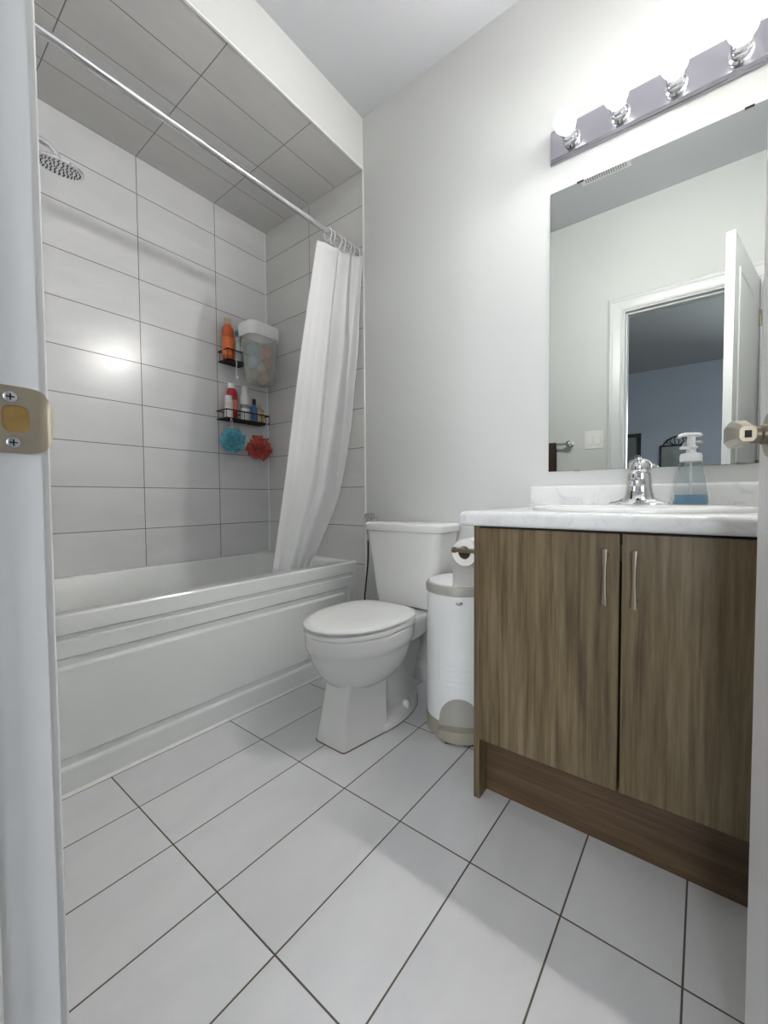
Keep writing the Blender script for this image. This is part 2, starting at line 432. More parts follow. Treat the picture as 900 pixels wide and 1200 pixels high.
# lever sets on both faces (hall face is the one towards the camera)
HZ = .939; BX = DW - .062
def lever(y, sg):
    bm = B(); lathe(bm, [(.032, 0), (.032, .004), (.028, .008), (.012, .010)], (0, 0, 0), 36, 'y')
    for v in bm.verts: v.co = Vector((BX + v.co.x, y + sg * v.co.y, HZ + v.co.z))
    rose = obj('lever_rose', bm, m_nickel, door, 30)
    bm = B(); lathe(bm, [(.0125, .008), (.0125, .016), (.0105, .018), (.0105, .030), (.013, .032), (.013, .046)], (0, 0, 0), 28, 'y')
    # lever arm: faceted bar sweeping out and back towards the hinge, slightly drooping
    def sec(x, o, hz, hy, dz=0): return [Vector((x, o + a * hy, dz + b * hz)) for a, b in ((-1, -.55), (-.6, -1), (.6, -1), (1, -.55), (1, .55), (.6, 1), (-.6, 1), (-1, .55))]
    loft(bm, [sec(.016, .040, .011, .008), sec(.0, .042, .0155, .011), sec(-.03, .046, .0155, .011, -.001), sec(-.06, .050, .012, .009, -.004), sec(-.080, .050, .0085, .0075, -.007)])
    for v in bm.verts: v.co = Vector((BX + v.co.x, y + sg * v.co.y, HZ + v.co.z))
    lv = obj('lever_handle', bm, m_nickel, rose, 30)
    bm = B(); box(bm, BX - .0812, BX - .0795, y + sg * .050 - .003, y + sg * .050 + .003, HZ - .0115, HZ - .0035); obj('lever_end_slot', bm, m_dark, lv)
lever(DT, 1); lever(0, -1)
bm = B(); box(bm, DW - .0005, DW + .0012, .005, .03, HZ - .028, HZ + .028, .0004); box(bm, DW, DW + .010, .011, .024, HZ - .008, HZ + .008, .002)
obj('latch', bm, m_nickel, door)

# ---------------------------------------------------------------- adjoining room seen in the mirror
FX0, FX1, FY = -1.6, 4.6, -5.92
struct('floor_bedroom', box(B(), FX0, FX1, FY, YO + .02, -.06, -.004), m_carpet)
struct('ceiling_bedroom', box(B(), FX0 - .1, FX1 + .1, FY - .1, YO, ZC, ZC + .06), m_bed_ceil)
struct('wall_bedroom_far', box(B(), FX0, FX1, FY - .1, FY, 0, ZC), m_blue_wall)
struct('wall_bedroom_left', box(B(), FX0 - .1, FX0, FY - .1, YO, 0, ZC), m_blue_wall)
struct('wall_bedroom_right', box(B(), FX1, FX1 + .1, FY - .1, YO, 0, ZC), m_blue_wall)
struct('wall_bedroom_near_left', box(B(), FX0 - .1, -.1, YO, YO + .1, 0, ZC), m_blue_wall)
struct('wall_bedroom_near_right', box(B(), XR + .1, FX1 + .1, YO, YO + .1, 0, ZC), m_blue_wall)
wn = thing('added_window_1', None, None, (FX1, -3.4, 1.5)); wn['kind'] = 'structure'  # invented window, added around the side fill light
bm = B()
for a in ((-.85, .85, -.9, -.82), (-.85, .85, .82, .9), (-.85, -.77, -.82, .82), (.77, .85, -.82, .82), (-.02, .02, -.82, .82)):
    box(bm, -.03, 0, a[0], a[1], a[2], a[3], .003)
obj('added_window_frame', bm, m_trim, wn)

w2 = thing('added_window_2', None, None, (3.45, FY, 1.5)); w2['kind'] = 'structure'  # second invented window, added to frame the far-wall fill light
bm = B()
for a in ((-.85, .85, -.9, -.82), (-.85, .85, .82, .9), (-.85, -.77, -.82, .82), (.77, .85, -.82, .82), (-.02, .02, -.82, .82)):
    box(bm, a[0], a[1], 0, .03, a[2], a[3], .003)
obj('added_window_frame', bm, m_trim, w2)

def picture(x0, x1, z0, z1, fw, mf, label, cat, name, scroll=False):
    t = thing(name, label, cat, ((x0 + x1) / 2, FY, z0)); hw = (x1 - x0) / 2; h = z1 - z0
    bm = B()
    for a in ((-hw, hw, 0, fw), (-hw, hw, h - fw, h), (-hw, -hw + fw, fw, h - fw), (hw - fw, hw, fw, h - fw)):
        box(bm, a[0], a[1], 0.001, .03, a[2], a[3], .003)
    obj('frame', bm, mf, t)
    bm = B(); box(bm, -hw + fw, hw - fw, .001, .015, fw, h - fw); obj('mirror_pane' if scroll else 'picture_print', bm, m_pic, t)
    if scroll:
        bm = B()
        for k in range(-3, 4):
            a = k * .28
            tube(bm, spline([(k * .02, .015, h), (k * .055 + .01, .015, h + .05), (math.sin(a) * .15, .015, h + .04 + .08 * math.cos(a))], 6), .006, 6)
        tube(bm, [(-hw + .04 + (2 * hw - .08) * i / 20, .015, h + .005 + .125 * math.sin(PI * i / 20) ** .8) for i in range(21)], .009, 6)
        obj('scroll_crest', bm, mf, t)
picture(.62, 1.42, .95, 1.845, .055, m_frame, 'black framed picture on the bedroom wall reflected beside the door casing', 'picture', 'wall_picture')
picture(1.665, 2.12, .95, 1.63, .02, m_scroll, 'iron framed mirror with scrolled crest reflected behind the soap bottle', 'mirror', 'scroll_mirror', True)

# switch plate, towel bar, towel on door wall; ceiling vent
t = thing('light_switch', 'white double rocker light switch reflected beside the door casing', 'light switch', (1.600, YD, 1.263))
bm = B(); box(bm, -.06, .06, 0, .006, -.062, .062, .003); obj('switch_plate', bm, m_switch, t)
for x in (-.024, .024):
    bm = B(); box(bm, x - .017, x + .017, .005, .0095, -.034, .034, .0015); obj('rocker', bm, m_white, t)
t = thing('towel_bar', 'chrome towel bar with round end post reflected in the mirror corner', 'towel bar', (1.45, YD, 1.245))
bm = B(); lathe(bm, [(.024, 0), (.024, .008), (.012, .014), (.010, .040), (.018, .045), (.022, .055), (.022, .062), (.015, .072), (.002, .076)], (0, 0, 0), 24, 'y'); obj('post', bm, m_chrome, t, 40)
bm = B(); lathe(bm, [(.024, 0), (.024, .008), (.012, .014), (.010, .040), (.018, .045), (.022, .055), (.022, .062), (.015, .072), (.002, .076)], (-.5, 0, 0), 24, 'y'); obj('post', bm, m_chrome, t, 40)
bm = B(); tube(bm, [(-.5, .058, 0), (0, .058, 0)], .008, 12); obj('bar', bm, m_chrome, t, 40)
bm = B(); N = 24
rg = []
for x in [1.0 + .365 * i / 30 for i in range(31)]:
    wv = .004 * math.sin(x * 60)
    path = [(YD + .081 + wv, .6), (YD + .079 + wv, .88), (YD + .073, 1.18), (YD + .070, 1.248), (YD + .058, 1.259), (YD + .046, 1.248), (YD + .043, 1.18), (YD + .040, .8)]
    inn = [(YD + .034, .8), (YD + .037, 1.18), (YD + .0492, 1.2455), (YD + .058, 1.2542), (YD + .0668, 1.2455), (YD + .067, 1.18), (YD + .073 + wv, .88), (YD + .075 + wv, .6)]
    rg.append([Vector((x, a, b)) for a, b in path + inn])
loft(bm, rg); tag(obj('towel', bm, m_towel, None, 50), 'dark brown towel hanging on the bar reflected in mirror', 'towel')
t = thing('ceiling_vent', 'white slatted ceiling register reflected along the mirror top edge', 'vent', (1.72, -1.13, ZC))
bm = B(); box(bm, -.13, .13, -.065, .065, -.004, 0, .001)
obj('frame', bm, m_white, t)
bm = B()
for i in range(18):
    x = -.105 + .21 * i / 17; box(bm, x - .002, x + .002, -.045, .045, -.010, -.004)
obj('slats', bm, simple('vent_slats', (150, 150, 150), .5), t)

# ---------------------------------------------------------------- bathtub
tub = thing('bathtub', 'white alcove bathtub with grooved front apron along tiled wall', 'bathtub', (0, 0, 0))
TX, TZ, Y0 = .752, .535, YD + .002
NA = 20
rings = []
def tring(hx0, hx1, hy0, hy1, rad, z): return rrect((hx0 + hx1) / 2, (hy0 + hy1) / 2, (hx1 - hx0) / 2, (hy1 - hy0) / 2, rad, z, 10)
bm = B()
loft(bm, [tring(.001, TX - .036, Y0, -.001, .002, .43), tring(.001, TX - .034, Y0, -.001, .002, TZ - .008), tring(.001, TX, Y0, -.001, .002, TZ - .006), tring(.003, TX - .004, Y0 + .002, -.003, .004, TZ),
          tring(.045, TX - .062, Y0 + .12, -.085, .10, TZ - .001), tring(.052, TX - .072, Y0 + .13, -.095, .11, TZ - .012),
          tring(.075, TX - .09, Y0 + .17, -.14, .13, .36), tring(.105, TX - .12, Y0 + .24, -.2, .15, .17), tring(.17, TX - .18, Y0 + .33, -.3, .15, .12),
          tring(.3, TX - .3, Y0 + .5, -.5, .08, .115)], False, True)
obj('tub_shell', bm, m_acryl, tub, 45)
# apron with routed grooves
def apron_d(y, z):
    d = 0
    def groove(dist, hw, dep):
        s = abs(dist) / hw
        return 0 if s >= 1 else dep * min(1, (1 - s) / .35)
    if -1.52 < y < -.025: d = max(d, groove(z - .466, .011, .010) * min(1, (-.025 - y) / .02))
    ax0, ax1, az0, az1 = -1.47, -.075, .093, .391
    qx = max(ax0 - y, y - ax1); qz = max(az0 - z, z - az1)
    dist = max(qx, qz) if (qx < 0 or qz < 0) else math.hypot(max(qx, 0), max(qz, 0))
    d = max(d, groove(dist, .017, .012))
    if z < .076: d = max(d, 0)
    return d
zs = sorted(set([0, .03, .07] + [.074 + .0028 * i for i in range(15)] + [.14, .25, .35] + [.370 + .0028 * i for i in range(16)] + [.43] + [.453 + .002 * i for i in range(14)] + [.5, TZ - .006]))
ys = sorted(set([Y0, -1.5] + [-1.495 + .004 * i for i in range(14)] + [-1.2, -.8, -.4] + [-.105 + .004 * i for i in range(25)] + [-.001]))
bm = B(); g = [[bm.verts.new((TX - apron_d(y, z), y, z)) for z in zs] for y in ys]
for i in range(len(ys) - 1):
    for j in range(len(zs) - 1): bm.faces.new((g[i][j], g[i][j + 1], g[i + 1][j + 1], g[i + 1][j]))
bk = [[bm.verts.new((TX - .03, y, z)) for z in (zs[0], zs[-1])] for y in (ys[0], ys[-1])]
bm.faces.new([g[0][0], bk[0][0], bk[1][0], g[-1][0]][:0] or [g[-1][j] for j in range(len(zs))] + [bk[1][1], bk[1][0]])
bm.faces.new([g[0][j] for j in range(len(zs))] + [bk[0][1], bk[0][0]])
bm.faces.new((bk[0][0], bk[1][0], bk[1][1], bk[0][1]))
obj('apron', bm, m_acryl, tub, 30)
bm = B(); loft(bm, [[Vector(p) for p in ((TX, y, 0), (TX + .008, y, 0), (TX, y, .008))] for y in (Y0, -.001)]); obj('caulk_line', bm, m_edge, tub)
bm = B(); lathe(bm, [(.03, .1155), (.03, .118), (.02, .119)], (.35, -1.1, 0), 24); obj('drain', bm, m_chrome, tub, 30)

# ---------------------------------------------------------------- shower rod, rings, curtain
RX, RZ = .795, 2.125
t = thing('shower_rod', 'chrome shower curtain rod spanning the tub alcove below tiled soffit', 'curtain rod', (RX, 0, RZ))
bm = B(); tube(bm, [(0, YD + .002, 0), (0, -.002, 0)], .0125, 20); obj('rod', bm, m_chrome, t, 40)
for y, s in ((-.001, -1), (YD + .001, 1)):
    bm = B(); lathe(bm, [(.021, 0), (.021, s * .004), (.016, s * .014), (.015, s * .02)], (0, y, 0), 24, 'y'); obj('end_flange', bm, m_chrome, t, 40)
# curtain: left and right silhouettes hung from the rod, tucked inside the tub
Lp = [(0, (.795, -.302, 2.052)), (.15, (.78, -.347, 1.775)), (.32, (.755, -.38, 1.505)), (.5, (.733, -.408, 1.235)), (.64, (.712, -.43, 1.0)), (.9, (.656, -.474, .528)), (1, (.615, -.48, .36))]
Rp = [(0, (.822, -.014, 2.095)), (.15, (.800, -.016, 1.88)), (.32, (.785, -.016, 1.66)), (.5, (.742, -.030, 1.245)), (.64, (.708, -.080, .876)), (.9, (.650, -.248, .520)), (1, (.61, -.26, .36))]
bm = B(); NS, NTT = 150, 90; gg = []
for j in range(NTT + 1):
    tt = j / NTT; a = Vector(interp(Lp, tt)); b = Vector(interp(Rp, tt)); row = []
    d = (b - a); hd = Vector((d.x, d.y, 0)).normalized(); nr = Vector((-hd.y, hd.x, 0)) * -1
    if nr.x < 0: nr = -nr
    for i in range(NS + 1):
        s = i / NS
        amp = .038 * min(1, .4 + tt * 2) * max(.12, min(1, (s - .22) * 3)) * min(1, (1 - s) * 9 + .1)
        ph = 2 * PI * (3.3 * (s ** 1.25)) + .8 * math.sin(tt * 3 + s * 2)
        fold = math.sin(ph) + .35 * math.sin(2.1 * ph + 1.3 + tt * 2) + .5 * noise.noise(Vector((s * 7, tt * 3.5, 3)))
        sh = .016 * math.cos(ph) * min(1, (1 - s) * 6) * min(1, s * 6)
        p = a + d * s + nr * amp * fold + hd * sh
        # a pinched crease low on the right side
        if s > .75 and abs(tt - .64) < .06: p += nr * -.012 * (1 - abs(tt - .64) / .06) * (s - .75) * 4
        p.x = min(p.x, .83) if tt < .6 else min(p.x, .83 if p.z > .60 else .676 if p.z > .47 else .645)
        p.y = min(p.y, -.006)
        row.append(bm.verts.new(p))
    gg.append(row)
for j in range(NTT):
    for i in range(NS): bm.faces.new((gg[j][i], gg[j][i + 1], gg[j + 1][i + 1], gg[j + 1][i]))
cu = obj('shower_curtain', bm, m_cloth, None, 180)
md = cu.modifiers.new('thickness', 'SOLIDIFY'); md.thickness = .0015; md.offset = 0
tag(cu, 'white cloth shower curtain bunched to one side and tucked into tub', 'shower curtain')
def ring_bm():
    bm = B(); pts = [(.019 * math.cos(a), 0, .019 * math.sin(a)) for a in [math.radians(60 - 330 * k / 24) for k in range(25)]]
    pts = [(.021 * math.sin(2 * PI * k / 24), 0, .006 + .030 * math.cos(2 * PI * k / 24)) for k in range(25)]
    pts = [(x, y, z - .018) for x, y, z in pts]
    tube(bm, pts, .0024, 8, False); return bm
ring = obj('curtain_ring', ring_bm(), m_white, None, 60)
ringmesh = ring.data
for k, y in enumerate((-.232, -.20, -.165, -.130, -.095, -.06, -.03)):
    o = ring if k == 0 else ring.copy()
    if k: C.objects.link(o)
    o.location = (RX, y, RZ); o.rotation_euler = (0, 0, math.radians((12, -14, 20, -8, 10, -16, 6)[k]))
    tag(o, 'white plastic ring carrying the bunched shower curtain on the rod', 'curtain ring', 'shower curtain rings')

# shower head on an arm from the near end wall
t = thing('overhead_shower', 'round chrome rain shower head high above the tub', 'shower head', (.37, -1.152, 2.068))
bm = B(); tube(bm, spline([(0, YD + 1.153, .06), (0, -.25, .062), (0, -.06, .06), (0, -.012, .045), (0, 0, .018)], 6), .009, 12)
obj('shower_arm', bm, m_chrome, t, 40)
bm = B(); lathe(bm, [(.0005, .022), (.014, .022), (.016, .012), (.03, .009), (.070, .004), (.075, 0), (.074, -.006), (.068, -.007)], (0, 0, 0), 48)
hd = obj('spray_disc', bm, m_chrome, t, 35); hd.rotation_euler = (0, math.radians(13), 0)
bm = B()
for rr, n in ((.012, 6), (.025, 12), (.038, 18), (.051, 24), (.062, 30)):
    for k in range(n):
        a = 2 * PI * k / n + rr * 30; lathe(bm, [(.0022, -.0075), (.0018, -.0092)], (rr * math.cos(a), rr * math.sin(a), 0), 8)
obj('nozzles', bm, m_rubber_shade, hd)
bm = B(); lathe(bm, [(.03, .001), (.03, .006), (.012, .012)], (0, 0, 0), 24, 'y')
for v in bm.verts: v.co += Vector((0, YD + 1.152, .06))
obj('arm_flange', bm, m_chrome, t, 40)

# ---------------------------------------------------------------- toilet
TCX = 1.193
toi = thing('toilet', 'white two-piece toilet with closed lid between bathtub and pail', 'toilet', (TCX, 0, 0))
def egg(yf, yc, yb, hw, z, ef=2.0, eb=2.3, n=72):
    out = []
    for i in range(n):
        a = 2 * PI * i / n; c_, s_ = math.cos(a), math.sin(a)
        e = eb if s_ > 0 else ef
        x = hw * math.copysign(abs(c_) ** (2 / e), c_)
        y = yc + ((yb - yc) if s_ > 0 else (yc - yf)) * math.copysign(abs(s_) ** (2 / e), s_)
        out.append(Vector((x, y, z)))
    return out
def smooth_rings(tab, n=5):
    out = []
    for i in range(len(tab) - 1):
        p0, p1, p2, p3 = tab[max(i - 1, 0)], tab[i], tab[i + 1], tab[min(i + 2, len(tab) - 1)]
        for k in range(n):
            s = k / n
            out.append([.5 * (2 * b + (c - a) * s + (2 * a - 5 * b + 4 * c - d) * s * s + (3 * b - a - 3 * c + d) * s ** 3) for a, b, c, d in zip(p0, p1, p2, p3)])
    out.append(list(tab[-1])); return out
bm = B()
BXO = -.012
tab = [(.17, -.56, -.44, -.36, .075), (.20, -.60, -.45, -.32, .118), (.235, -.632, -.455, -.285, .146), (.275, -.656, -.46, -.255, .163), (.315, -.672, -.46, -.235, .173),
       (.332, -.680, -.46, -.225, .180), (.350, -.684, -.46, -.222, .183), (.380, -.684, -.46, -.222, .183), (.388, -.680, -.46, -.225, .179)]
loft(bm, [[p + Vector((BXO, 0, 0)) for p in egg(b - .010, c, d, e * .965, a)] for a, b, c, d, e in smooth_rings(tab)])
# rear deck carrying the tank
def deck(y, hw, z0, z1, rad=.02): return [Vector((p.x, y, p.y)) for p in rrect(0, (z0 + z1) / 2, hw, (z1 - z0) / 2, rad, 0, 5)]
loft(bm, [deck(-.36, .10, .30, .386), deck(-.28, .118, .295, .386), deck(-.2, .120, .30, .388), deck(-.12, .122, .325, .389), deck(-.03, .118, .335, .389)])
# front column of the pedestal: flat faces, trapezoid plan
def trap(z, yf, wf, yb, wb, rad=.014, n=4):
    P = [(wb, yb), (-wb, yb), (-wf, yf), (wf, yf)]; out = []
    for i in range(4):
        p = Vector(P[i]); a = (Vector(P[i - 1]) - p).normalized(); b = (Vector(P[(i + 1) % 4]) - p).normalized()
        for k in range(n + 1):
            s = k / n; q = p + a * rad * (1 - s) ** 2 + b * rad * s ** 2
            out.append(Vector((q.x, q.y, z)))
    return out
tb = [(0, -.646, .070, -.43, .106), (.03, -.642, .068, -.43, .101), (.10, -.628, .062, -.42, .088), (.17, -.612, .060, -.41, .082), (.23, -.600, .062, -.40, .090), (.27, -.60, .07, -.40, .1)]
loft(bm, [trap(*x) for x in smooth_rings(tb, 4)])
obj('bowl', bm, m_porc, toi, 50)
# trapway: S-shaped tube at the back of the pedestal
bm = B()
pr = [(-.44, .02), (-.44, .30), (-.36, .34), (-.25, .345), (-.17, .315), (-.142, .27), (-.15, .22), (-.185, .17), (-.205, .12), (-.195, .07), (-.17, .035), (-.16, .01)]
pc = [(y, z) for y, z in pr]
yc_, zc_ = -.3, .18
cs = spline([(0, y, z) for y, z in pc], 4)
rings = []
for x, k in ((-.066, .86), (-.06, .95), (-.045, 1), (.045, 1), (.06, .95), (.066, .86)):
    rings.append([Vector((x, yc_ + (p.y - yc_) * k, max(.001, zc_ + (p.z - zc_) * k))) for p in cs])
loft(bm, rings); obj('trapway', bm, m_porc, toi, 50)
bm = B()
fo = [(-.5, .085), (-.45, .106), (-.39, .112), (-.33, .110), (-.27, .101), (-.21, .082), (-.165, .055), (-.15, .02)]
def foot(z, k): return [Vector((w * k, y, z)) for y, w in fo] + [Vector((-w * k, y, z)) for y, w in fo[::-1]]
loft(bm, [foot(.0, 1), foot(.018, .985), (foot(.034, .9)), foot(.05, .72)]); obj('foot_flange', bm, m_porc, toi, 50)
bm = B(); loft(bm, [foot(.0, 1.015), foot(.0025, 1.015)]); loft(bm, [trap(.0002, -.6485, .0725, -.43, .1085), trap(.0027, -.6480, .072, -.43, .108)]); obj('caulk_line', bm, simple('old_caulk', (120, 104, 78), .8), toi)
for s in (-1, 1):
    bm = B(); lathe(bm, [(.015, .03), (.015, .045), (.011, .055), (.004, .058)], (s * .088, -.30, 0), 20); obj('bolt_cap', bm, m_porc, toi, 50)
bm = B()
sh_ = lambda *a: [p + Vector((BXO, 0, 0)) for p in egg(*a)]
loft(bm, [sh_(-.693, -.47, -.262, .172, .389, 2, 3.4), sh_(-.698, -.47, -.26, .176, .393, 2, 3.4), sh_(-.698, -.47, -.26, .176, .404, 2, 3.4), sh_(-.692, -.47, -.263, .171, .408, 2, 3.4)])
seat = obj('seat', bm, m_seat, toi, 40)
bm = B()
loft(bm, [sh_(-.686, -.47, -.262, .165, .4125, 2, 3.4), sh_(-.698, -.47, -.258, .176, .4150, 2, 3.4), sh_(-.699, -.47, -.258, .177, .421, 2, 3.4), sh_(-.694, -.47, -.262, .172, .4265, 2, 3.4), sh_(-.67, -.47, -.28, .152, .430, 2, 3), sh_(-.58, -.47, -.36, .09, .432, 2, 2.5)])
obj('seat_lid', bm, m_seat, toi, 40)
for s in (-1, 1):
    bm = B(); box(bm, s * .07 - .02, s * .07 + .02, -.265, -.235, .388, .415, .006); obj('seat_hinge', bm, m_seat, toi, 40)
bm = B()
TO = -.014
tk = [(.390, .140, -.165, -.03, .03), (.400, .153, -.178, -.024, .035), (.45, .160, -.184, -.022, .035), (.60, .180, -.194, -.018, .035), (.722, .196, -.200, -.015, .035)]
loft(bm, [[p + Vector((TO, 0, 0)) for p in rrect(0, (a + b) / 2, hw, (b - a) / 2, rd, z)] for z, hw, a, b, rd in tk]); obj('tank', bm, m_porc, toi, 40)
bm = B()
tk = [(.722, .200, -.204, -.012, .038), (.727, .2065, -.210, -.008, .042), (.751, .2075, -.211, -.008, .042), (.760, .199, -.205, -.012, .040), (.763, .185, -.19, -.022, .035)]
loft(bm, [[p + Vector((TO, 0, 0)) for p in rrect(0, (a + b) / 2, hw, (b - a) / 2, rd, z)] for z, hw, a, b, rd in tk]); obj('tank_lid', bm, m_porc, toi, 40)

# hand sprayer hung on the wall beside the tank
t = thing('hand_sprayer', 'small chrome hand sprayer with dark hose hanging left of toilet tank', 'sprayer', (.885, -.05, .78))
bm = B(); lathe(bm, [(.012, 0), (.012, .006), (.006, .01), (.006, .036)], (0, 0, 0), 16, 'y')
for v in bm.verts: v.co = Vector((v.co.x, .049 - v.co.y, v.co.z - .015))
obj('wall_holder', bm, m_chrome, t, 40)
bm = B(); tube(bm, [(-.026, -.004, 0), (-.020, -.004, 0.001), (.020, -.004, .006), (.028, -.004, .007)], [.009, .0105, .009, .008], 14)
tube(bm, spline([(-.012, -.004, -.002), (-.014, -.002, -.03), (-.013, 0, -.07), (-.010, 0, -.11)], 5), .0065, 12)
tube(bm, [(-.010, 0, -.095), (-.010, 0, -.125)], .008, 12)
obj('spray_handle', bm, m_chrome, t, 40)
bm = B(); tube(bm, spline([(-.010, 0, -.12), (-.012, .002, -.22), (-.030, .006, -.34), (-.045, .01, -.46), (-.03, .012, -.60), (.02, .014, -.66), (.05, .03, -.63)], 8), .0045, 10)
obj('hose', bm, m_hose, t, 60)
bm = B(); lathe(bm, [(.014, 0), (.014, .006), (.008, .01), (.008, .03)], (0, 0, 0), 16, 'y')
for v in bm.verts: v.co = Vector((v.co.x + .05, .049 - v.co.y, v.co.z - .63))
obj('shutoff_valve', bm, m_chrome, t, 40)

# ---------------------------------------------------------------- diaper pail
PX, PY, PR = 1.487, -.238, .124
pa = math.radians(27)
pail = thing('pedal_pail', 'tall white round pedal pail with grey rim between toilet and vanity', 'pail', (PX, PY, 0), pa)
sx = 1.0
def pr_(rr, z): return circ((0, 0, z), rr, 72)
bm = B(); loft(bm, [pr_(PR - .002, .045), pr_(PR - .001, .10), pr_(PR - .001, .30), pr_(PR - .002, .525)]); obj('body', bm, m_white, pail, 40)
bm = B(); loft(bm, [pr_(PR + .001, 0), pr_(PR + .002, .003), pr_(PR + .001, .055), pr_(PR - .0015, .060)]); obj('base_ring', bm, m_pailb, pail, 40)
bm = B(); loft(bm, [pr_(PR - .002, .520), pr_(PR + .002, .523), pr_(PR + .003, .545), pr_(PR - .001, .553), pr_(PR - .012, .555)]); obj('rim', bm, m_pailg, pail, 40)
bm = B(); loft(bm, [pr_(PR - .010, .553), pr_(PR - .012, .559), pr_(PR - .03, .566), pr_(PR - .07, .570), pr_(.01, .571)]); obj('lid', bm, m_white, pail, 50)
def on_cyl(a, z, d): return Vector(((PR + d) * math.sin(a), -(PR + d) * math.cos(a), z))   # a = 0 faces front
# arch recess panel
bm = B(); rows = []
for i in range(25):
    a = -.62 + 1.24 * i / 24; zt = .058 + .098 * max(0, 1 - (a / .62) ** 2) ** .5
    rows.append([on_cyl(a, .05 + (zt - .05) * k / 6, .0022) for k in range(7)] + [on_cyl(a, .05 + (zt - .05) * k / 6, -.002) for k in range(6, -1, -1)])
loft(bm, rows); obj('pedal_arch', bm, m_pailg, pail, 40)
bm = B(); rows = []
for i in range(25):
    a = -.66 + 1.32 * i / 24; q = max(0, 1 - (a / .66) ** 2) ** .5
    d = .004 + .030 * q; zt = .030 + .018 * q
    rows.append([on_cyl(a, .010, 0), on_cyl(a, .010, d * .9), on_cyl(a, .018, d), on_cyl(a, zt, d * .75), on_cyl(a, zt + .010, 0)])
loft(bm, rows); obj('pedal', bm, m_pailb, pail, 40)
bm = B(); box(bm, -.05, .05, -PR - .016, -PR + .03, .0, .009, .002); obj('pedal_shade_block', bm, m_rubber_shade, pail)  # dark block stands in for the shade under the pedal
# oval emblem
bm = B(); e = []
for rr, d in ((1, 0), (.95, .0022), (.6, .0026)):
    e.append([on_cyl(.10 * rr * math.cos(2 * PI * k / 24), .498 + .0065 * rr * math.sin(2 * PI * k / 24), d) for k in range(24)])
loft(bm, e); em = obj('oval_emblem', bm, m_nickel, pail, 30)
bm = B(); loft(bm, [[on_cyl(.055 * math.cos(2 * PI * k / 20), .498 + .0028 * math.sin(2 * PI * k / 20), d) for k in range(20)] for d in (.0022, .0032)]); obj('emblem_centre', bm, m_pailg, em)
# embossed panel: frame and ribs
bm = B()
def arcbar(a0, a1, z, h, d=.0016):
    rows = []
    for i in range(17):
        a = a0 + (a1 - a0) * i / 16
        rows.append([on_cyl(a, z - h, -.002), on_cyl(a, z - h, d), on_cyl(a, z + h, d), on_cyl(a, z + h, -.002)])
    loft(bm, rows)
arcbar(-.62, .62, .335, .0012)
for k in range(7): arcbar(-.42 if k else -.5, .42, .315 - k * .020, .0011)
for a in (-.62, .61): 
    loft(bm, [[on_cyl(a, z, -.002), on_cyl(a, z, .0014), on_cyl(a + .014, z, .0014), on_cyl(a + .014, z, -.002)] for z in (.21, .335)])
obj('embossed_ribs', bm, m_white, pail, 30)

# ---------------------------------------------------------------- vanity
VX0, VF = 1.699, -.557
van = thing('vanity_cabinet', 'grey-brown woodgrain vanity cabinet with two tall doors', 'vanity cabinet', (0, 0, 0))
bm = B(); box(bm, VX0, VX0 + .018, VF, -.003, 0, .7905, .0008); obj('side_panel', bm, m_wood_v, van)
bm = B(); box(bm, 2.452, 2.470, VF, -.003, 0, .7905, .0008); obj('side_panel', bm, m_wood_v, van)
bm = B(); box(bm, 2.470, XR - .001, VF - .002, VF + .016, 0, .7905, .0008); obj('filler_panel', bm, m_wood_v, van)
bm = B(); box(bm, VX0 + .018, 2.452, -.555, -.003, .185, .200); box(bm, VX0 + .018, 2.452, -.02, -.003, .2, .79); box(bm, VX0 + .018, 2.452, -.556, -.50, .76, .79)
box(bm, VX0 + .018, 2.452, -.552, -.03, .40, .415)
obj('carcass', bm, m_dark, van)
bm = B(); box(bm, VX0 + .018, 2.452, -.505, -.489, 0, .185, .0005); obj('toe_kick', bm, m_wood_h, van)
for i, (x0, x1, hx) in enumerate(((VX0 + .0235, 2.0655, 2.040), (2.0705, 2.450, 2.098))):
    bm = B(); box(bm, x0, x1, VF - .019, VF - .001, .188, .786, .0012); d = obj('cabinet_door', bm, m_wood_v, van)
    h = B()
    z0, z1 = .625, .752; yf = VF - .019
    ring8 = lambda y, z, a, b: [Vector((hx + p.x, y + p.y, z)) for p in rrect(0, 0, a, b, .002, 0, 3)]
    loft(h, [ring8(yf - .027, z, a, .0042) for z, a in ((z0, .0062), (z0 + .012, .0056), (z0 + .035, .0046), ((z0 + z1) / 2, .0040), (z1 - .035, .0046), (z1 - .012, .0056), (z1, .0062))])
    for z in (z0 + .014, z1 - .014):
        tube(h, [(hx, yf - .001, z), (hx, yf - .026, z)], [.0055, .004], 12)
    obj('handle', h, m_nickel, d, 30)

# countertop with oval cut-out, rolled front edge, backsplash
CZ0, CZ1 = .7915, .832; CX0, CF = 1.672, -.592
SKX, SKY, SRX, SRY = 2.062, -.305, .272, .218
def rect_ring(x0, x1, y0, y1, z, n=96, rad=0):
    out = []; cx, cy = SKX, SKY
    for i in range(n):
        a = 2 * PI * i / n; dx, dy = math.cos(a), math.sin(a)
        k = min(((x1 - cx) if dx > 0 else (x0 - cx)) / dx if abs(dx) > 1e-9 else 9, ((y1 - cy) if dy > 0 else (y0 - cy)) / dy if abs(dy) > 1e-9 else 9)
        out.append([cx + dx * k, cy + dy * k, z])
    for c_ in ((x0, y0), (x0, y1), (x1, y0), (x1, y1)):
        j = min(range(n), key=lambda i: (out[i][0] - c_[0]) ** 2 + (out[i][1] - c_[1]) ** 2); out[j][0], out[j][1] = c_
    return [Vector(p) for p in out]
ctop = thing('countertop', 'white marbled laminate vanity countertop with low backsplash', 'countertop', (0, 0, 0))
bm = B(); XC = XR - .001
